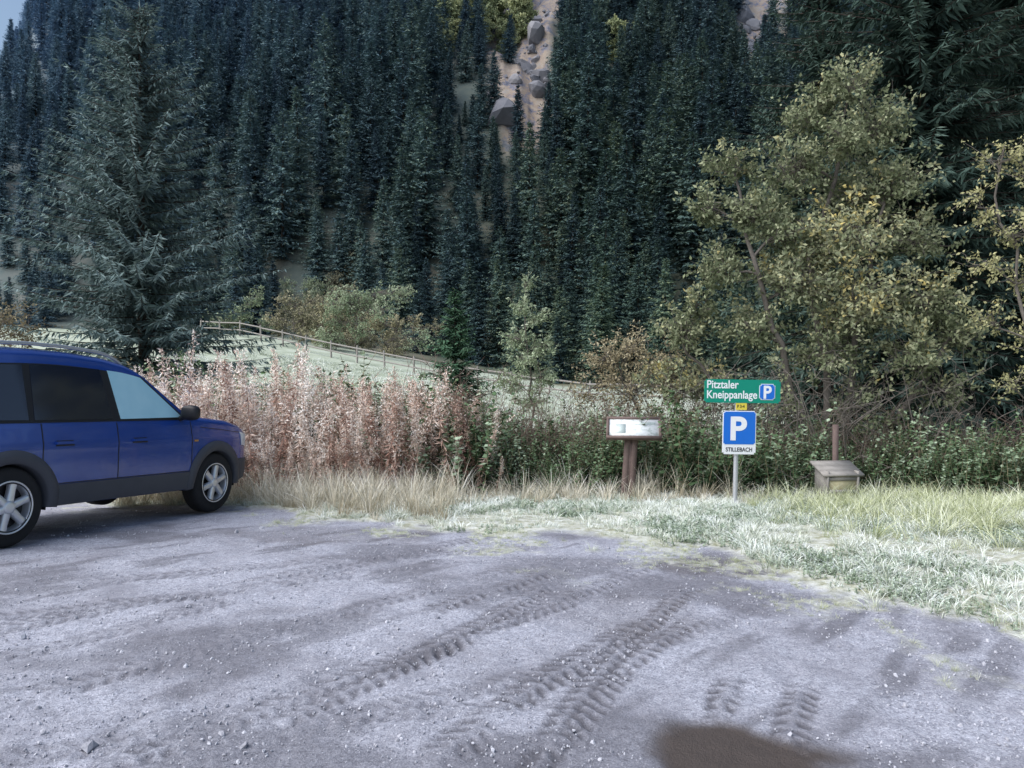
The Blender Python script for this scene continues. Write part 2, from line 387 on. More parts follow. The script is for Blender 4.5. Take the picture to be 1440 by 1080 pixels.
# ------------------------------------------------------------ broadleaf generator
def curve(a,b,r,n=8,bend=.12,sag=0):
    a=np.array(a,float);b=np.array(b,float);t=np.linspace(0,1,n)[:,None];L=np.linalg.norm(b-a)
    off=r.normal(0,bend*L,3);off2=r.normal(0,bend*L*.5,3)
    p=a+(b-a)*t+off*np.sin(t*math.pi)+off2*np.sin(t*2*math.pi)
    p[:,2]+=(sag*L*np.sin(t*math.pi))[:,0];return p
def broad(A,base,trunks,clumps,seed,twigs=40,leaves=26,ll=.07,lw=.4,trad=.06):
    r=np.random.default_rng(seed);nodes=[]
    for tr in trunks:
        tr=np.array(tr,float);pts=[tr[0]]
        for a,b in zip(tr[:-1],tr[1:]):pts+=list(curve(a,b,r,5,.05)[1:])
        pts=np.array(pts);k=len(pts)
        A.tube(pts,np.linspace(trad,trad*.25,k),7,m=1);nodes+=[p for p in pts]
    nodes=np.array(nodes)
    for cl in clumps:
        c=np.array(cl[:3],float);R=cl[3];bias=cl[4];den=cl[5] if len(cl)>5 else 1
        dd=np.linalg.norm(nodes-c,axis=1)+np.maximum(0,nodes[:,2]-c[2]+.3*R)*2.5
        a=nodes[np.argmin(dd)]
        L=curve(a,c,r,8,.09,.08);A.tube(L,np.linspace(trad*.35,.009,8),5,m=1)
        nt=int(twigs*den*(R/.6)**1.5)
        for i in range(nt):
            st=L[r.integers(3,8)] if r.random()<.7 else c+r.normal(0,.25*R,3)
            dr=nrm(r.normal(0,1,3));dr[2]=dr[2]*.8+.15
            e=c+dr*R*r.uniform(.5,1.4)
            T=curve(st,e,r,6,.1,-.03);A.tube(T,np.linspace(.006,.002,6)*(1 if ll<.15 else 3),3,m=1)
            n=int(leaves*r.uniform(.5,1.3));u=r.uniform(.35,1,n)**.8*5
            i0=np.minimum(u.astype(int),4);f=(u-i0)[:,None]
            Pp=T[i0]*(1-f)+T[i0+1]*f+r.normal(0,.05*R+.012,(n,3))
            d=nrm(r.normal(0,1,(n,3))+np.array([0,0,-.25])+dr*.5)*(ll*r.uniform(.6,1.3,n))[:,None]
            w=nrm(np.cross(d,r.normal(0,1,(n,3))))*(ll*lw*.5*r.uniform(.7,1.2,n))[:,None]
            tb=r.normal(0,.13)
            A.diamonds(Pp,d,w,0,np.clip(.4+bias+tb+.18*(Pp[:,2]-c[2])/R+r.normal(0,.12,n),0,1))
    return A
gz=lambda x,y:float(hgt(x,y))
# large willow on the right
A=Acc()
tb=gz(5.2,13)
trs=[[(5.2,13,tb-.1),(5.1,13,1.2),(4.9,13.1,3),(5.2,13,4.6),(5.4,13,5.9)],
     [(5.3,13.1,tb-.1),(5.6,13.2,1.5),(5.9,13.2,3),(6.0,13,4.6)],
     [(5.1,12.9,tb-.1),(4.6,12.8,.9),(4.1,12.7,2.2),(3.7,12.7,3.6),(3.5,12.7,4.6)],
     [(5.0,13.1,tb-.1),(4.3,13.2,.5),(3.5,13.3,1.2),(2.9,13.3,1.8)],
     [(5.4,12.9,tb-.1),(6.1,12.8,.7),(6.7,12.7,1.6),(7.0,12.7,2.3)]]
cl=[(5.4,13,6.05,.45,-.05),(5.0,13,5.9,.35,-.08),(4.75,13.1,5.55,.5,-.1),(5.9,13.2,5.5,.6,-.05),(5.2,12.7,5.1,.5,-.08),(3.5,12.8,4.75,.42,-.1),(4.45,12.8,4.75,.55,-.12),(6.1,13,4.5,.65,-.05),
    (3.1,12.7,4.1,.4,-.08),(3.75,12.6,4.0,.45,-.1),(4.3,12.6,3.7,.55,-.08),(5.2,12.5,3.6,.7,.2),(6.5,12.9,3.6,.55,.0),(3.3,12.8,3.1,.5,-.1),(4.4,12.5,2.9,.6,.05),(5.45,12.4,2.6,.75,.2),
    (6.5,12.6,2.6,.6,.0),(2.85,13.2,2.15,.48,.0),(3.8,12.9,2.2,.55,.0),(4.9,12.5,1.8,.6,-.05,.7),(6.1,12.4,1.8,.6,.0,.7),(7.0,12.7,2.1,.55,.05,.8),
    (4.9,13.6,3.2,.8,-.22,.8),(5.6,13.6,4.4,.8,-.22,.8),(4.3,13.5,4.1,.6,-.22,.8),(5.6,13.6,2.2,.8,-.22,.8),(3.2,13.2,1.3,.5,.05,.7),(4.2,12.6,1.1,.55,.0,.4),(2.6,13.4,1.3,.45,.1,.6),(5.5,12.6,.95,.6,-.1,.35),(6.8,12.6,1.2,.5,-.05,.5),(3.0,13,2.6,.35,-.05,.8)]
broad(A,None,trs,cl,5,twigs=66,leaves=28,ll=.08,lw=.55,trad=.075)
r=np.random.default_rng(12)
for k in range(150):   # bare arching stems near the foot
    b=np.array([r.uniform(3.2,7.2),r.uniform(11.8,13.2),tb]);e=b+np.array([r.normal(0,.9),r.normal(-.3,.4),r.uniform(.6,2.0)])
    T=curve(b,e,r,8,.1,.12);A.tube(T,np.linspace(.012,.003,8),4,m=1)
    for q in range(5):
        s0=T[r.integers(3,8)];A.tube(curve(s0,s0+r.normal(0,.28,3),r,4,.1),np.linspace(.005,.002,4),3,m=1)
A.obj('willow_tree',[M_leafA,M_bark])
# low brown-yellow bush left of it
A=Acc();b=gz(2.2,14)
broad(A,None,[[(2.3,14,b),(2.2,14,.8),(1.9,14,1.5)],[(2.3,14,b),(2.8,14,.7),(3.0,13.9,1.2)]],
 [(1.6,14,1.75,.42,.05),(2.05,14,1.85,.45,.1),(2.55,13.9,1.65,.5,.05),(2.1,13.8,1.2,.6,0),(2.9,13.8,1.2,.6,0),(1.35,14,1.2,.45,0,.8),(2.6,14,.6,.6,-.15,.7),(1.7,14,.6,.55,-.15,.7),(3.3,13.8,.7,.55,-.15,.7)],8,twigs=60,leaves=22,ll=.06,lw=.5,trad=.035)
A.obj('autumn_shrub',[M_leafO,M_bark])
# yellow tree at the right edge
A=Acc();b=gz(7.1,11)
broad(A,None,[[(7.2,11,b),(7.1,11,1.5),(6.9,11,3.2),(6.7,11,4.6)],[(7.15,11,b),(7.4,11,2),(7.3,11,4)]],
 [(6.6,11,4.4,.38,.0,.6),(6.95,11,4.2,.4,.0,.6),(6.25,10.9,3.75,.38,.05,.55),(6.75,10.9,3.4,.45,.0,.6),(6.35,10.8,2.95,.38,.1,.5),(7.0,10.9,2.75,.4,.0,.6),(6.5,10.9,2.3,.34,0,.5),(7.1,10.9,1.9,.4,0,.6),(6.75,10.8,1.4,.35,.0,.5),(7.3,11,3.6,.5,.1,.8),(7.6,11,2.6,.6,.1,.8)],
 17,twigs=50,leaves=22,ll=.06,lw=.55,trad=.04)
A.obj('yellow_tree',[M_leafY,M_bark])
# sapling in the middle
A=Acc();b=gz(.33,17)
broad(A,None,[[(.33,17,b),(.36,17,1),(.3,17,2.2),(.3,17,3.4)]],
 [(.3,17,3.35,.2,.15),(.15,17,2.85,.28,.1),(.5,17,2.6,.3,.15),(.1,17,2.2,.35,.1),(.65,17,2.0,.3,.1),(.3,16.9,1.75,.4,.15),(.75,17,1.35,.3,.1),(-.05,17,1.3,.35,.1),(.4,17,.9,.4,0)],
 23,twigs=74,leaves=18,ll=.078,lw=.45,trad=.03)
A.obj('sapling_tree',[M_leafP,M_bark])
# shrubs on the far slope, left of centre
for (x,y,h,k) in [(-14.2,62,3.6,1),(-11.6,60,5.,2),(-18,66,3.4,3),(-9.6,66,3.4,4),(-14,72,4.5,6),(-20,74,4,5),(-24,72,4,7),(-17,82,4,8),(-22,88,4.5,9),(-12,78,3.5,10),(-20,96,5,11),(-25,98,5,12),(-23,103,5,13)]:
    A=Acc();b=gz(x,y)
    r=np.random.default_rng(k+60)
    cs=[(x+r.normal(0,.33*h),y+r.normal(0,.8),b+h*r.uniform(.1,.9),.22*h,r.normal(0,.12)) for _ in range(13)]
    broad(A,None,[[(x,y,b),(x,y,b+.5*h),(x+.2,y,b+.8*h)]],cs,k,twigs=14,leaves=18,ll=.17,lw=.55,trad=.05)
    A.obj('slope_shrub',[M_leafP if k%5==2 else M_slope,M_bark])
# brush at the far left below the big spruce
for (x,y,h,k) in [(-13.2,20,3.4,1),(-11.2,19,2.4,2),(-8.6,18.5,2.1,3),(-15,21,3.6,5),(-7.2,19.5,2.3,4)]:
    A=Acc();b=gz(x,y);r=np.random.default_rng(k+80)
    cs=[(x+r.normal(0,.4*h),y+r.normal(0,.5),b+h*r.uniform(.2,.9),.22*h,r.normal(-.25,.1)) for _ in range(10)]
    broad(A,None,[[(x,y,b),(x,y,b+.5*h),(x+.2,y,b+.85*h)]],cs,k+30,twigs=22,leaves=18,ll=.09,lw=.5,trad=.04)
    A.obj('dark_shrub',[M_leafO if k%2 else M_leafG,M_bark])
# foreground conifers
def place(name,A,x,y,mt,rz=0):
    o=A.obj(name,[mt,M_barkd]);o.location=(x,y,gz(x,y)-.1);o.rotation_euler[2]=rz;return o
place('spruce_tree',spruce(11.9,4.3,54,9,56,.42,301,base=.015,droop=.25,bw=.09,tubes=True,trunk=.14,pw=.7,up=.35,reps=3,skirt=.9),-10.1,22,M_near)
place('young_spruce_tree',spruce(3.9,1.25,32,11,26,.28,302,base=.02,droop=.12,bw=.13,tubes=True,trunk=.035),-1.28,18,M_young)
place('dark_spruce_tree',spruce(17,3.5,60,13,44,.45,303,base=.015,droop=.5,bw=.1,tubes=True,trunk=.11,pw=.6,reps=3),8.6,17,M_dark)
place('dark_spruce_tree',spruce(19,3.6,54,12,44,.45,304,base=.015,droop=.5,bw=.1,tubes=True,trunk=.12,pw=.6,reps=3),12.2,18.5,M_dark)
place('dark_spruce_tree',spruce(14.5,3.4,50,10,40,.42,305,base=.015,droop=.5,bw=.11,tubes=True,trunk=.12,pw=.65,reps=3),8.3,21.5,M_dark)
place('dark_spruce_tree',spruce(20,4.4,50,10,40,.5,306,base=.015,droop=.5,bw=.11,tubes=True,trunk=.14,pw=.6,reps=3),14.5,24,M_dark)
# broadleaf trees on upper slope
bv=[]
for k in range(3):
    A=Acc();r=np.random.default_rng(400+k)
    cs=[(r.normal(0,1.3),r.normal(0,1.3),r.uniform(1.2,8.5),1.3,r.normal(0,.12)) for _ in range(16)]
    broad(A,None,[[(0,0,0),(.1,0,4),(0,.2,8)]],cs,k+40,twigs=9,leaves=34,ll=.32,lw=.8,trad=.12)
    bv.append(A.obj('slope_birch_%d'%k,[M_birch,M_bark],link=False))
bc=coll('birch_kinds',bv)
n=230;y=rng.uniform(160,245,n);x=y*rng.uniform(-.1,.015,n)
x2=np.r_[rng.uniform(-50,50,14),rng.uniform(0,22,26)];y2=np.r_[rng.uniform(130,230,14),rng.uniform(150,260,26)]
x=np.r_[x,x2];y=np.r_[y,y2];k=~((gully(x,y)>.5)&(rng.random(len(x))<.6));x=x[k];y=y[k];n=len(x)
scatter('birch_grove',np.stack([x,y,hgt(x,y)-.3],-1),rotz(n),rng.uniform(.4,1.15,n),rng.integers(0,3,n),bc)
# rocks in the gully
def rock(seed,sub=2):
    r=np.random.default_rng(seed)
    import bmesh
    bm=bmesh.new();bmesh.ops.create_icosphere(bm,subdivisions=sub,radius=1)
    k=r.normal(0,1,(7,3))
    for v in bm.verts:
        c=np.array(v.co)
        for q in k:
            q=q/np.linalg.norm(q);dd=c@q
            if dd>.62:c=c-(dd-.62)*q
        v.co=c*(1+r.normal(0,.03))
    me=bpy.data.meshes.new('rock');bm.to_mesh(me);bm.free();return me
def rockmat(name,a,b,sc,h=0):
    m=NB(name,.9,.2);f=m.noise(sc,4,.7)
    oi=m.n('ShaderNodeObjectInfo').outputs['Random']
    c=m.mix(m.math('MULTIPLY_ADD',oi,.6,m.math('MULTIPLY',f,.5),True),a,b)
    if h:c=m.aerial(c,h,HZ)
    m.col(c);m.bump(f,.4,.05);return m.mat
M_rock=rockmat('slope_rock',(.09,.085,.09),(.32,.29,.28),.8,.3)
M_peb=rockmat('pebble',(.2,.2,.23),(.6,.6,.65),30)
rv=[];pv=[]
for k in range(4):
    me=rock(k);me.materials.append(M_rock);rv.append(bpy.data.objects.new('boulder_%d'%k,me))
    me=rock(k+20,1);me.materials.append(M_peb);pv.append(bpy.data.objects.new('pebble_%d'%k,me))
rc=coll('boulder_kinds',rv);pc=coll('pebble_kinds',pv)
n=5200;y=rng.uniform(120,320,n);x=y*rng.uniform(-.08,.36,n);k=(gully(x,y)>.4)&(fbm(x,y,18,141)>.5)
x=x[k];y=y[k];n=len(x);s=rng.lognormal(-.8,.75,n)
scatter('slope_boulders',np.stack([x,y,hgt(x,y)],-1),rng.uniform(0,6,(n,3)),np.stack([s,s*1.2,s*.8],-1),rng.integers(0,4,n),rc)
n=22000;y=2.6+rng.random(n)**1.3*7.5;x=rng.uniform(-1,1,n)*(y*.75+.3);k=(edge(x,y)<.35)&(fbm(x,y,.7,131)>.42)&(puddle(x,y)<.1)
x=x[k];y=y[k];n=len(x);s=rng.lognormal(-5.4,.45,n);big=rng.random(n)<.003;s=np.where(big,s*3.,s)
zz=hgt(x,y)+(fbm(x,y,1.2,71)-.5)*.05
scatter('gravel_stones',np.stack([x,y,zz+s*.15],-1),rng.uniform(0,6,(n,3)),np.stack([s*1.2,s,s*.7],-1),rng.integers(0,4,n),pc)

# ------------------------------------------------------------ grasses
def tuft(seed,nb,h,spread,w,lean=.35):
    r=np.random.default_rng(seed);A=Acc()
    for i in range(nb):
        a=r.uniform(0,6.283);o=np.array([math.cos(a),math.sin(a),0]);p=o*r.uniform(0,spread)
        H=h*r.uniform(.45,1.15);ln=H*r.uniform(.1,lean*2)
        t=np.array([0,.4,.75,1.]);c=p+o*(ln*t**2)[:,None];c[:,2]+=H*(t-.25*t**2*(ln/H))
        b=r.uniform(0,6.283);wd=np.array([math.cos(b),math.sin(b),0])*w
        ww=np.array([1,.9,.6,.08])[:,None]*wd
        col=np.clip(.15+.55*t+r.normal(0,.16),0,1)
        A.grid(np.stack([c-ww,c+ww],1),r=np.repeat(col,2))
    return A
def tufts(name,mt,cfg):
    return coll(name,[tuft(k*7+len(name),*c).obj('%s_%d'%(name,k),[mt],link=False) for k,c in enumerate(cfg)])
tF=tufts('frost_grass_kinds',M_grassF,[(26,.10,.1,.003,.8),(30,.14,.11,.003,.9),(22,.07,.1,.004,.9)])
tS=tufts('straw_grass_kinds',M_grassS,[(26,.42,.1,.0035,.35),(30,.3,.12,.0035,.6),(24,.55,.09,.0035,.4)])
tG=tufts('green_grass_kinds',M_grassG,[(28,.3,.1,.0035,.6),(30,.38,.12,.0035,.7),(26,.22,.12,.0035,.8)])
def vz(x,y): return hgt(x,y)+(fbm(x,y,1.2,71)-.5)*.05+sm(-.1,.5,edge(x,y))*fbm(x,y,.3,73)*.05*sm(2,4,y)
def gs(name,n,xr,yr,f,col,smin,smax,tilt=.12,nk=3):
    x=rng.uniform(*xr,n);y=rng.uniform(*yr,n);pr=f(x,y);k=rng.random(n)<pr;x=x[k];y=y[k];n=len(x)
    return scatter(name,np.stack([x,y,vz(x,y)-.01],-1),rotz(n,tilt),rng.uniform(smin,smax,n),rng.integers(0,nk,n),col)
gs('frosted_grass',24000,(-8,9),(3.4,13),lambda x,y:sm(.0,.6,edge(x,y))*(.25+.75*sm(.42,.58,fbm(x,y,.6,101)))*(1-.25*sm(1.8,3.2,x)),tF,.4,1.15)
gs('dry_grass',5400,(-8,3.2),(8.,12.5),lambda x,y:sm(.0,.8,edge(x,y))*np.clip(sm(-.2,-2.0,x)*(.35+.65*sm(8.8,10,y))+sm(9.7,11,y)*.35,0,1),tS,.3,1.05,.2)
gs('verge_grass',5600,(1.8,9.5),(3.2,12),lambda x,y:sm(.4,1.2,edge(x,y))*np.clip(sm(2.4,4.2,x)*sm(5.6,8.2,y+ .25*(x-2))*1.1,0,1)*(.1+.9*sm(.38,.58,fbm(x,y,.8,103))),tG,.3,1.0,.25)
gs('sparse_weeds',30000,(-3,5),(3.2,9.5),lambda x,y:patches(x,y,edge(x,y))*(1-sm(.2,.6,edge(x,y))),tG,.05,.17,.3)
gs('meadow_grass',9000,(-24,14),(15,50),lambda x,y:.6*np.ones_like(x),tF,1.2,3.)
def leafplant(seed,ns,h,ll,up=.2,spread=.12):
    r=np.random.default_rng(seed);A=Acc()
    for i in range(ns):
        a=r.uniform(0,6.283);b=np.array([math.cos(a)*spread*r.random(),math.sin(a)*spread*r.random(),0]);H=h*r.uniform(.5,1.1)
        e=b+np.array([r.normal(0,.22*H),r.normal(0,.22*H),H]);T=curve(b,e,r,7,.05);A.tube(T,np.linspace(.005,.002,7),3,m=1)
        n=int(10+34*H);u=np.sort(r.uniform(.12,1,n))*6*.999;i0=u.astype(int);f=(u-i0)[:,None];i0=np.minimum(i0,5)
        P=T[i0]*(1-f)+T[i0+1]*f
        d=r.normal(0,1,(n,3));d[:,2]=r.normal(-.1+up,.3,n);d=nrm(d)*(ll*r.uniform(.6,1.2,n)*(1.15-.5*u/6))[:,None]
        w=nrm(np.cross(d,np.array([0,0,1.])+r.normal(0,.35,(n,3))))*(ll*.24*r.uniform(.8,1.2,n))[:,None]
        A.diamonds(P,d,w,0,np.clip(.2+.45*u/6+r.normal(0,.13,n),0,1))
    return A
wk=coll('weed_kinds',[leafplant(500+k,7,.08,.03,spread=.15).obj('weed_%d'%k,[M_weed,M_weed],link=False) for k in range(3)])
gs('ground_weeds',7000,(-1.5,5),(3.4,11),lambda x,y:sm(.0,.5,edge(x,y))*sm(.46,.6,fbm(x,y,.9,107))*np.clip(1-sm(8.5,9.5,y)*.6,0,1),wk,.4,1.1)
# green brush band
bk=coll('brush_kinds',[leafplant(520+k,16,1.0,.085,.1,.38).obj('brush_%d'%k,[M_leafG,M_leafO],link=False) for k in range(5)])
n=760;x=np.r_[rng.uniform(-1.6,8.8,n),rng.uniform(-9,-.5,120)];y=np.r_[rng.uniform(11.1,14.2,n),rng.uniform(12.6,14.5,120)]
y[:n]+=np.interp(x[:n],[-1,2,5,8],[.3,.2,0,-.6]);k=(fbm(x,y,1.,111)>.3);x=x[k];y=y[k]
s=rng.uniform(.45,1.2,len(x))*np.interp(x,[-1,1,3.5,5,8],[1.4,1.15,.95,.9,.85])*(.4+1.2*fbm(x,y,1.2,113))
scatter('bramble_undergrowth',np.stack([x,y,hgt(x,y)-.03],-1),rotz(len(x),.12),s,rng.integers(0,5,len(x)),bk)
def stems(seed):
    r=np.random.default_rng(seed);A=Acc()
    for i in range(12):
        b=np.array([r.normal(0,.15),r.normal(0,.15),0]);e=b+np.array([r.normal(0,.3),r.normal(0,.3),r.uniform(.7,1.5)])
        T=curve(b,e,r,6,.06);A.tube(T,np.linspace(.006,.002,6),3)
        for q in range(7):
            s0=T[r.integers(2,6)];A.tube(curve(s0,s0+np.array([r.normal(0,.13),r.normal(0,.13),r.uniform(.02,.25)]),r,3,.05),np.linspace(.0035,.0015,3),3)
    return A
M_stem=plain('dry_stem',(.2,.15,.125),.9,.1)
sk=coll('stem_kinds',[stems(700+k).obj('dry_stem_%d'%k,[M_stem],link=False) for k in range(4)])
n=130;x=rng.uniform(-1.6,8,n);y=rng.uniform(11.6,14,n)
scatter('dry_stems',np.stack([x,y,hgt(x,y)-.03],-1),rotz(n,.1),rng.uniform(.7,1.2,n)*np.interp(x,[-1,2,4],[1.2,.9,.8]),rng.integers(0,4,n),sk)
# fireweed
def fireweed(seed,h,red):
    r=np.random.default_rng(seed);A=Acc()
    e=np.array([r.normal(0,.1),r.normal(0,.1),h]);T=curve((0,0,0),e,r,9,.03);A.tube(T,np.linspace(.006,.002,9),3,m=0,r=.2)
    n=int(75*h);u=r.uniform(.1,.75,n)*8;i0=u.astype(int);f=(u-i0)[:,None];P=T[i0]*(1-f)+T[i0+1]*f
    d=r.normal(0,1,(n,3));d[:,2]=r.normal(-.45,.5,n);d=nrm(d)*(r.uniform(.06,.13,n))[:,None]
    w=nrm(np.cross(d,r.normal(0,1,(n,3))))*.008
    A.diamonds(P,d,w,0,np.clip(.34+.22*u/8-red+r.normal(0,.16,n),0,1))
    for sp in range(r.integers(2,5)):
        a=T[r.integers(5,7)];b=a+np.array([r.normal(0,.12),r.normal(0,.12),r.uniform(.2,.45)])
        S=curve(a,b,r,5,.05);fl(A,S,r,50,red)
    fl(A,T[5:],r,140,red)
    return A
def fl(A,S,r,n,red):
    k=len(S)-1;u=r.uniform(0,.999,n)*k;i0=u.astype(int);f=(u-i0)[:,None];P=S[i0]*(1-f)+S[i0+1]*f
    sp=.045*(1-.75*u/k)[:,None]
    P=P+r.normal(0,1,(n,3))*sp*np.array([1,1,.8])
    d=nrm(r.normal(0,1,(n,3))+np.array([0,0,.3]))*r.uniform(.02,.055,n)[:,None];w=nrm(np.cross(d,r.normal(0,1,(n,3))))*.0065
    A.diamonds(P,d,w,0,np.clip(.76-red+r.normal(0,.17,n),0,1))
fk=[fireweed(600+k,[1.3,1.6,1.45,1.75][k%4],0 if k<4 else .27).obj('fireweed_stalk_%d'%k,[M_fire],link=False) for k in range(8)]
fkc=coll('fireweed_kinds',fk)
n=1250;x=rng.uniform(-8.2,-.2,n);y=rng.uniform(10.7,13.6,n)+np.interp(x,[-8,-4,-.2],[.4,0,.3])
k=(fbm(x,y,.8,121)>.36)&(rng.random(n)<np.interp(x,[-1.3,-.2],[1,.4]));x=x[k];y=y[k];n=len(x)
red=rng.random(n)<np.interp(x,[-4.5,-2.5,-1.2],[.06,.3,.75])
idx=rng.integers(0,4,n)+np.where(red,4,0)
s=rng.uniform(.4,1.12,n)*np.interp(x,[-8,-3.2,-1.6,-.2,1.5],[1.1,1.15,1.02,.8,.6])*(.65+.65*fbm(x,y,1.2,123))
scatter('fireweed_patch',np.stack([x,y,hgt(x,y)-.02],-1),rotz(n,.13),s,idx,fkc)

# ------------------------------------------------------------ fence
M_wood=plain('weathered_wood',(.28,.26,.24),.85,.2,var=.35,sc=12)
M_woodb=plain('brown_wood',(.14,.1,.09),.8,.25,var=.35,sc=15)
A=Acc();a=np.array([-24.,62.]);b=np.array([12.,36.]);L=np.linalg.norm(b-a);nn=int(L/2.4)
pts=[a+(b-a)*i/nn for i in range(nn+1)]
for i,p in enumerate(pts):
    z=gz(*p);A.tube([(p[0],p[1],z-.1),(p[0]+rng.normal(0,.03),p[1],z+1.15)],[.07,.06],6)
    if i<nn:
        q=pts[i+1];zq=gz(*q)
        for h in(.45,.95):A.tube([(p[0],p[1],z+h),(q[0],q[1],zq+h+rng.normal(0,.03))],.05,5)
A.obj('wooden_fence',[M_wood])

# ------------------------------------------------------------ signs
def text(body,size,loc,mat,parent,name,sx=1.,off=.0,align='LEFT'):
    cu=bpy.data.curves.new(name,'FONT');cu.body=body;cu.size=size;cu.offset=off;cu.extrude=.0008;cu.align_x=align
    o=bpy.data.objects.new(name+'_tmp',cu);C.objects.link(o)
    dg=bpy.context.evaluated_depsgraph_get();me=bpy.data.meshes.new_from_object(o.evaluated_get(dg));bpy.data.objects.remove(o)
    me.materials.clear();me.materials.append(mat)
    t=bpy.data.objects.new(name,me);C.objects.link(t);t.parent=parent;t.location=loc;t.rotation_euler=(math.pi/2,0,0);t.scale=(sx,1,1);return t
def rbox(name,w,h,d,mat,parent,loc,rad=.015,rot=(0,0,0)):
    import bmesh
    bm=bmesh.new();bmesh.ops.create_cube(bm,size=1)
    for v in bm.verts:v.co=(v.co.x*w,v.co.y*d,v.co.z*h)
    es=[e for e in bm.edges if abs(e.verts[0].co.y-e.verts[1].co.y)>d*.5]
    bmesh.ops.bevel(bm,geom=es,offset=rad,segments=4,affect='EDGES')
    me=bpy.data.meshes.new(name);bm.to_mesh(me);bm.free();me.materials.append(mat)
    o=bpy.data.objects.new(name,me);C.objects.link(o);o.parent=parent;o.location=loc;o.rotation_euler=rot;return o
M_green=plain('sign_green',(.0,.25,.17),.4,.4,var=.06,sc=6);M_blue=plain('sign_blue',(.01,.15,.62),.35,.4,var=.05,sc=6)
M_white=plain('sign_white',(.82,.83,.86),.4,.4);M_yel=plain('sign_yellow',(.75,.6,.08),.5,.3);M_steel=plain('galvanised_steel',(.5,.51,.54),.45,.5,.5,var=.15,sc=30)
M_black=plain('sign_black',(.02,.02,.025),.5,.3)
sg=empty('parking_sign',(2.79,10,gz(2.79,10)));z0=-sg.location.z
sg.rotation_euler=(0,math.radians(.9),math.radians(3))
A=Acc();A.tube([(0,.02,-.1),(.0,.02,z0+1.35)],.03,12);A.obj('post',[M_steel],True,sg)
rbox('green_panel',.96,.29,.012,M_green,sg,(.05,-.022,z0+1.29),.02)
rbox('blue_square',.2,.2,.004,M_white,sg,(.36,-.031,z0+1.285),.02)
rbox('blue_square_face',.185,.185,.004,M_blue,sg,(.36,-.0335,z0+1.285),.018)
text('P',.22,(.305,-.036,z0+1.207),M_white,sg,'letter_p',.95,.006)
text('Pitztaler',.14,(-.405,-.029,z0+1.325),M_white,sg,'text_upper',.86,.0022)
text('Kneippanlage',.14,(-.405,-.029,z0+1.2),M_white,sg,'text_lower',.86,.0022)
rbox('yellow_label',.14,.085,.006,M_yel,sg,(.04,-.022,z0+1.1),.004)
text('P 3-4',.05,(-.015,-.027,z0+1.085),M_black,sg,'label_text',.9,.001)
rbox('parking_panel',.42,.54,.012,M_white,sg,(.02,-.022,z0+.775),.02)
rbox('parking_face',.40,.405,.004,M_blue,sg,(.02,-.030,z0+.832),.015)
text('P',.4,(-.11,-.034,z0+.69),M_white,sg,'big_p',1.05,.012)
text('STILLEBACH',.072,(.02,-.030,z0+.54),M_black,sg,'place_text',.86,.0012,'CENTER')
for zz in(1.2,1.38,.65,.92):rbox('clamp',.11,.03,.03,M_steel,sg,(0,.0,z0+zz),.004)
# information lectern
ib=empty('information_board',(1.6,11,gz(1.6,11)));z0=-ib.location.z
ib.rotation_euler=(0,0,math.radians(-8))
A=Acc()
for sx in(-.045,.045):
    A.tube([(sx-.02,0,-.1),(sx+.01,0,.4),(sx+.035,.0,.82)],[.05,.05,.048],8)
A.box((.01,.0,.45),(.05,.035,.37),0)
A.obj('post',[M_woodb],False,ib)
th=math.radians(40);Rm=np.array([[1,0,0],[0,math.cos(th),-math.sin(th)],[0,math.sin(th),math.cos(th)]])
M_panel=NB('information_print',.3,.5);f=M_panel.noise(14,5);M_panel.col(M_panel.ramp(f,[(.35,(.5,.55,.52)),(.5,(.78,.81,.81)),(.7,(.86,.88,.89))]))
cz=z0+.74
A=Acc();A.box((.07,0,cz),(.375,.2,.018),0,Rm)
for (c,h) in [((0,.185,.022),(.375,.018,.018)),((0,-.185,.022),(.375,.018,.018)),((-.355,0,.021),(.018,.166,.018)),((.355,0,.021),(.018,.166,.018))]:
    c=Rm@np.array(c)+np.array([.07,0,cz]);A.box(c,h,0,Rm)
A.obj('frame',[M_woodb],False,ib)
A=Acc();A.box(Rm@np.array([0,0,.021])+np.array([.07,0,cz]),(.335,.165,.003),0,Rm);A.obj('panel',[M_panel.mat],False,ib)
A=Acc()
A.box(Rm@np.array([-.2,-.02,.0255])+np.array([.07,0,cz]),(.09,.09,.001),0,Rm)
A.box(Rm@np.array([.12,.09,.0255])+np.array([.07,0,cz]),(.17,.02,.001),0,Rm)
A.obj('printed_map',[plain('print_grey',(.6,.67,.64),.4,.4,var=.3,sc=60)],False,ib)
# wooden box with post
wb=empty('wooden_box',(4.17,10.3,gz(4.17,10.3)));wb.rotation_euler[2]=math.radians(6)
A=Acc();A.box((0,0,.27),(.2,.15,.14),1)
Rl=np.array([[1,0,0],[0,math.cos(.35),-math.sin(.35)],[0,math.sin(.35),math.cos(.35)]])
for k in range(3):A.box(Rl@np.array([0,-.14+.135*k,0])+np.array([0,0,.475]),(.27,.064,.014),0,Rl)
for sx in(-.17,.17):
    for sy in(-.12,.12):A.box((sx,sy,.06),(.028,.028,.2),0)
A.box((0,-.156,.36),(.205,.008,.022),0);A.box((0,-.156,.2),(.205,.008,.022),0)
A.box((-.2,-.01,.3),(.012,.17,.16),0);A.box((.2,-.01,.3),(.012,.17,.16),0)
A.obj('box',[M_wood,plain('yellow_wood',(.45,.4,.25),.8,.2,var=.3,sc=15)],False,wb)
A=Acc();A.box((.1,.22,.46),(.03,.028,.56),0);A.obj('stake',[M_woodb],False,wb)

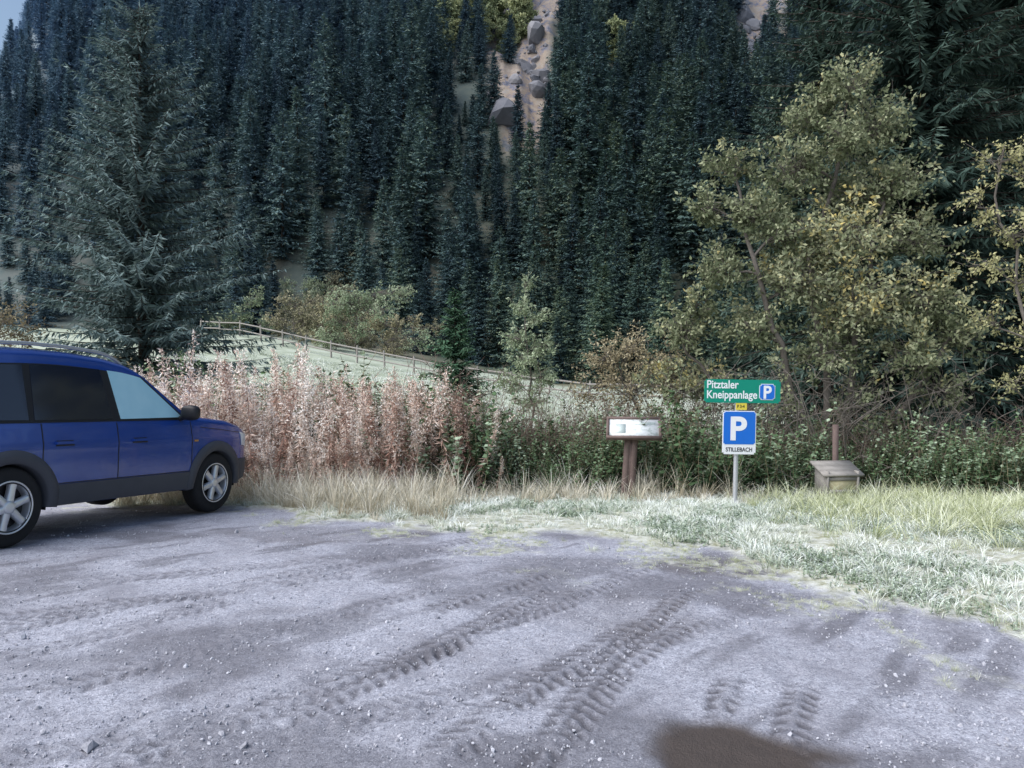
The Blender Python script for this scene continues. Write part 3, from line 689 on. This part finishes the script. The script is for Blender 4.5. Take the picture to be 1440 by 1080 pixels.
# ------------------------------------------------------------ car
M_paint=NB('car_paint',.25,.6);f=M_paint.noise(3,3);M_paint.col(M_paint.mix(f,(.008,.045,.25),(.014,.065,.34)))
M_paint.b.inputs['Coat Weight'].default_value=.7;M_paint.b.inputs['Metallic'].default_value=.2
M_paint=M_paint.mat
M_clad=plain('car_cladding',(.055,.06,.075),.6,.4,var=.15,sc=8)
M_glass=plain('car_glass_dark',(.012,.016,.03),.08,.8)
M_frost=NB('car_glass_frosted',.35,.6);f=M_frost.noise(4,4);M_frost.col(M_frost.mix(f,(.28,.55,.68),(.45,.7,.8)));M_frost=M_frost.mat
M_trim=plain('car_black_trim',(.012,.012,.015),.5,.4);M_tyre=plain('car_tyre',(.02,.02,.022),.85,.3,var=.3,sc=30)
M_alloy=plain('car_alloy',(.62,.64,.68),.3,.6,.6);M_lamp=plain('car_headlamp',(.6,.65,.72),.1,.8);M_rail=plain('car_roof_rail',(.4,.42,.45),.35,.5,.5)
car=empty('parked_car')
ZT=([0,.03,.12,.28,.48,.8,1.2,1.6,2.0,2.3,2.5,3.0,3.12,3.3,3.7,3.98,4.15,4.25,4.3,4.325],[.9,1.05,1.2,1.46,1.64,1.70,1.72,1.72,1.695,1.64,1.55,1.17,1.12,1.095,1.06,1.0,.92,.83,.75,.6])
WP=([0,.03,.12,.4,1,3.3,3.75,4.0,4.15,4.25,4.3,4.325],[.68,.76,.83,.88,.9,.9,.885,.845,.78,.67,.57,.42])
ZB=([0,.1,.5,3.9,4.2,4.325],[.42,.33,.3,.29,.32,.42])
def smi(s,T):
    s=np.asarray(s,float);o=0
    for d,w in((-.05,.25),(0,.5),(.05,.25)):o=o+w*np.interp(np.clip(s+d,0,4.325),*T)
    e=np.minimum(s,4.325-s)<.06
    return np.where(e,np.interp(s,*T),o)
def sidey(s,z):
    w=smi(s,WP);z=np.asarray(z,float)
    y=w-.05*np.maximum(0,(.55-z)/.3)**2-.03*np.maximum(0,(np.minimum(z,1.02)-.72)/.3)**2
    y=y+.008*np.exp(-((z-.86)/.05)**2)
    return y-np.maximum(0,z-1.02)*.32
ss=np.unique(np.r_[np.linspace(0,.3,14),np.linspace(.3,3.9,110),np.linspace(3.9,4.325,26)])
rows=[]
for s0 in ss:
    zt=float(smi(s0,ZT));zb=float(smi(s0,ZB));ze=zt-.07
    z=np.linspace(zb,ze,30);y=sidey(s0,z)
    y[:3]-=np.array([.05,.02,.005])
    a=np.linspace(0,math.pi/2,7)[1:];ye=float(sidey(s0,ze));cr=min(.1,ye*.5)
    yc=ye-cr*(1-np.cos(a));zc=ze+.07*np.sin(a)
    yt=np.linspace(yc[-1],0,8)[1:];ztp=zt+.03*(1-(yt/yc[-1])**2)
    yy=np.r_[0,y,yc,yt];z_=np.r_[zb,z,zc,ztp]
    rows.append(np.stack([np.full(len(yy),s0),yy,z_],-1))
G=np.array(rows)
cen=(G[:-1,:-1]+G[1:,1:])/2
WC=(.845,3.475)
msk=np.ones(cen.shape[:2],bool)
for wc in WC:msk&=~((np.hypot(cen[...,0]-wc,cen[...,2]-.345)<.40)&(cen[...,1]>.0)&(cen[...,2]<.8))
A=Acc()
for sgn in(1,-1):
    g=G*np.array([1,sgn,1]);A.grid(g,0,flip=(sgn<0),mask=msk)
for e in(0,-1):
    r_=G[e];A.grid(np.stack([r_,r_*np.array([1,-1,1])],1),0)
body=A.obj('body',[M_paint],True,car)
def panel(name,fn,nu,nv,off,mat,sides=(1,-1)):
    A=Acc();u,v=np.meshgrid(np.linspace(0,1,nu),np.linspace(0,1,nv),indexing='ij');s,z=fn(u,v)
    for sgn in sides:
        y=sidey(s,z)+off
        A.grid(np.stack([s,sgn*y,z],-1),0,flip=sgn>0)
        B=np.stack([s,sgn*y,z],-1);Cc=np.stack([s,sgn*(y-off-.01),z],-1)
        for sl in((0,slice(None)),(-1,slice(None)),(slice(None),0),(slice(None),-1)):
            A.grid(np.stack([B[sl],Cc[sl]],1),0)
    return A.obj(name,[mat],True,car)
def quad(b0,b1,t1,t0,zb0,zb1,zt0,zt1,bow=0):
    return lambda u,v:((b0+(b1-b0)*u)*(1-v)+(t0+(t1-t0)*u)*v, (zb0+(zb1-zb0)*u)*(1-v)+(zt0+(zt1-zt0)*u+bow*np.sin(u*math.pi))*v)
panel('window_surround',quad(.40,3.0,2.47,.52,1.05,1.07,1.55,1.515,.055),60,10,.004,M_trim)
panel('front_window',quad(2.06,2.93,2.44,2.02,1.085,1.1,1.565,1.51,.01),24,10,.009,M_frost)
panel('rear_door_window',quad(1.08,1.96,1.92,1.14,1.08,1.085,1.575,1.57,.006),24,10,.009,M_glass)
panel('quarter_window',quad(.48,1.02,1.06,.60,1.08,1.08,1.545,1.57),16,10,.009,M_glass)
panel('sill_cladding',quad(1.26,3.06,3.06,1.26,.31,.31,.50,.50),40,8,.016,M_clad)
panel('front_bumper',quad(3.88,4.31,4.31,3.90,.33,.40,.60,.60),26,8,.016,M_clad)
panel('rear_bumper',quad(.02,.44,.42,.02,.40,.33,.60,.60),26,8,.016,M_clad)
panel('headlamp',quad(3.98,4.27,4.22,3.94,.76,.72,.92,.87),12,6,.008,M_lamp)
panel('tail_lamp',quad(.03,.14,.2,.1,.8,.8,1.1,1.1),8,6,.008,plain('car_tail_lamp',(.4,.02,.02),.2,.6))
panel('side_repeater',quad(3.08,3.14,3.14,3.08,.83,.83,.85,.85),4,4,.008,plain('car_amber',(.5,.25,.05),.3,.5))
for nm,c in(('door_seam_front',3.05),('door_seam_mid',2.0),('door_seam_rear',1.14)):
    lo=.34 if nm!='door_seam_rear' else .62
    panel(nm,quad(c-.005,c+.005,c+.005,c-.005,lo,lo,1.05,1.05),2,16,.0025,M_trim)
panel('door_seam_sill',quad(1.3,3.02,3.02,1.3,.505,.505,.513,.513),40,2,.0028,M_trim)
panel('bonnet_seam',quad(3.2,4.0,4.0,3.2,.985,.905,.992,.912),20,2,.0025,M_trim)
for nm,s0 in(('front_handle',2.18),('rear_handle',1.27)):
    panel(nm+'_recess',quad(s0,s0+.2,s0+.19,s0+.01,.845,.845,.895,.895),8,5,.003,M_trim)
    panel(nm,quad(s0-.01,s0+.2,s0+.2,s0-.01,.862,.862,.888,.888),8,4,.03,M_paint)
def arch(name,wc):
    A=Acc();a=np.radians(np.linspace(-6,186,44))
    for sgn in(1,-1):
        rs=[(.36,-.22),(.365,.0),(.372,.02),(.42,.026),(.478,.018),(.484,-.005)]
        P=[]
        for r_,off in rs:
            s=wc+r_*np.cos(a);z=np.maximum(.345+r_*np.sin(a),.29);P.append(np.stack([s,sgn*(sidey(s,z)+off),z],-1))
        A.grid(np.array(P),0,flip=sgn>0)
    A.obj(name,[M_clad],True,car)
    A=Acc()
    for sgn in(1,-1):
        aa=np.radians(np.linspace(-10,190,24));A.grid(np.array([np.stack([wc+.40*np.cos(aa),np.full(24,sgn*y),.345+.40*np.sin(aa)],-1) for y in(.45,.84)]),0)
        A.grid(np.array([np.stack([wc+r*np.cos(aa),np.full(24,sgn*.47),.345+r*np.sin(aa)],-1) for r in(.001,.41)]),0)
    A.obj(name+'_liner',[M_trim],True,car)
arch('front_arch',WC[1]);arch('rear_arch',WC[0])
def wheel(name,wc,sgn):
    A=Acc();a=np.linspace(0,2*math.pi,49);R=.343
    prof=[(.20,.0),(.225,.0),(.232,-.012),(.29,-.004),(.325,-.014),(R-.004,-.035),(R,-.06),(R,-.17),(R-.02,-.2),(.25,-.21),(.2,-.2)]
    def rev(pf,m):
        A.grid(np.array([np.stack([wc+r*np.cos(a),np.full(49,sgn*(.885+y)),R+r*np.sin(a)],-1) for r,y in pf]),m)
    rev(prof,0)
    rev([(.226,.002),(.218,.006),(.208,-.004),(.2,-.03),(.19,-.12),(.19,-.18)],1)
    rev([(.2,-.085),(.0005,-.085)],2)
    rev([(.058,-.05),(.058,-.004),(.045,.004),(.03,.005),(.0005,.005)],1)
    for k in range(6):
        t=k*math.pi/3+.3
        u=np.array([math.cos(t),math.sin(t)]);n=np.array([-u[1],u[0]])
        P=[]
        for r,w,y in((.035,.03,-.002),(.08,.031,-.004),(.15,.028,-.008),(.215,.036,-.006)):
            row=[]
            for q,dy in((-1,-.05),(-1,-.006),(-.7,0),(.7,0),(1,-.006),(1,-.05)):
                c=u*r+n*w*q;row.append((wc+c[0],sgn*(.885+y+dy),R+c[1]))
            P.append(row)
        A.grid(np.array(P),1)
    A.obj(name,[M_tyre,M_alloy,M_trim],True,car)
for nm,wc in(('front',WC[1]),('rear',WC[0])):
    wheel(nm+'_wheel_right',wc,1);wheel(nm+'_wheel_left',wc,-1)
for sgn in(1,-1):
    A=Acc();th_=np.linspace(0,math.pi,11);ph=np.linspace(0,2*math.pi,17)
    T_,Pp=np.meshgrid(th_,ph,indexing='ij')
    sx=np.sign(np.cos(Pp))*np.abs(np.cos(Pp))**.6;sz=np.sign(np.sin(Pp))*np.abs(np.sin(Pp))**.6;k=np.sin(T_)**.6
    A.grid(np.stack([2.9+.065*sx*k,sgn*(.99-.11*np.cos(T_)),1.15+.085*sz*k],-1),0)
    A.tube([(2.9,sgn*.84,1.08),(2.9,sgn*.93,1.11)],[.03,.03],8)
    A.obj('mirror',[M_trim],True,car)
    A=Acc();s=np.linspace(.45,2.3,24);yb=.60
    zr=smi(s,ZT)+.05*np.minimum(1,np.minimum(s-.45,2.3-s)/.18)**.6
    A.tube(np.stack([s,np.full(24,sgn*yb),zr],-1),.017,8);A.obj('roof_rail',[M_rail],True,car)
A=Acc();A.box((2.15,0,.36),(1.9,.5,.07),0);A.obj('underside',[M_trim],False,car)
A=Acc();s=np.linspace(2.5,3.02,10);yw=np.linspace(-.6,.6,12);S,Yw=np.meshgrid(s,yw,indexing='ij')
A.grid(np.stack([S,Yw,smi(S,ZT)+.03*(1-(Yw/.68)**2)+.005],-1),0);A.obj('windscreen',[M_glass],True,car)
A=Acc();s=np.linspace(.1,.44,8);S,Yw=np.meshgrid(s,yw,indexing='ij')
A.grid(np.stack([S,Yw,smi(S,ZT)+.03*(1-(Yw/.68)**2)+.006],-1),0);A.obj('rear_window',[M_glass],True,car)
rear=Vector((-4.24,6.75,float(ease(6.75))));front=Vector((-3.44,9.2,float(ease(9.2))))
fw=(front-rear).normalized();left=Vector((0,0,1)).cross(fw).normalized();up=fw.cross(left)
O=rear-fw*.845+left*.90
# local +y is mirrored to the car's right-hand side by building both sides symmetrically
car.matrix_world=Matrix(((fw.x,left.x,up.x,O.x),(fw.y,left.y,up.y,O.y),(fw.z,left.z,up.z,O.z),(0,0,0,1)))

# ------------------------------------------------------------ light, sky, camera
w=bpy.data.worlds.new('World');scene.world=w;w.use_nodes=True
nt=w.node_tree;sky=nt.nodes.new('ShaderNodeTexSky');sky.sky_type='NISHITA';sky.sun_disc=False
EL,AZ=48,-115   # azimuth from +Y towards +X
sky.sun_elevation=math.radians(EL);sky.sun_rotation=math.radians(AZ);sky.air_density=1.2;sky.dust_density=2.0
bg=nt.nodes['Background'];bg.inputs[1].default_value=.15;nt.links.new(sky.outputs[0],bg.inputs[0])
ld=bpy.data.lights.new('sun','SUN');ld.energy=4.4;ld.angle=math.radians(75);ld.color=(.97,.98,1)
lo=bpy.data.objects.new('sun',ld);C.objects.link(lo)
dv=Vector((math.sin(math.radians(AZ))*math.cos(math.radians(EL)),math.cos(math.radians(AZ))*math.cos(math.radians(EL)),math.sin(math.radians(EL))))
lo.rotation_euler=dv.to_track_quat('Z','Y').to_euler()
cam=bpy.data.cameras.new('camera');co=bpy.data.objects.new('camera',cam);C.objects.link(co);scene.camera=co
cam.sensor_width=36;cam.lens=28.25;cam.clip_end=3000;cam.clip_start=.05
co.location=(0,0,1.6);co.rotation_euler=(math.radians(90-1.27),0,0)
scene.view_settings.view_transform='Standard';scene.view_settings.look='None';scene.view_settings.exposure=0
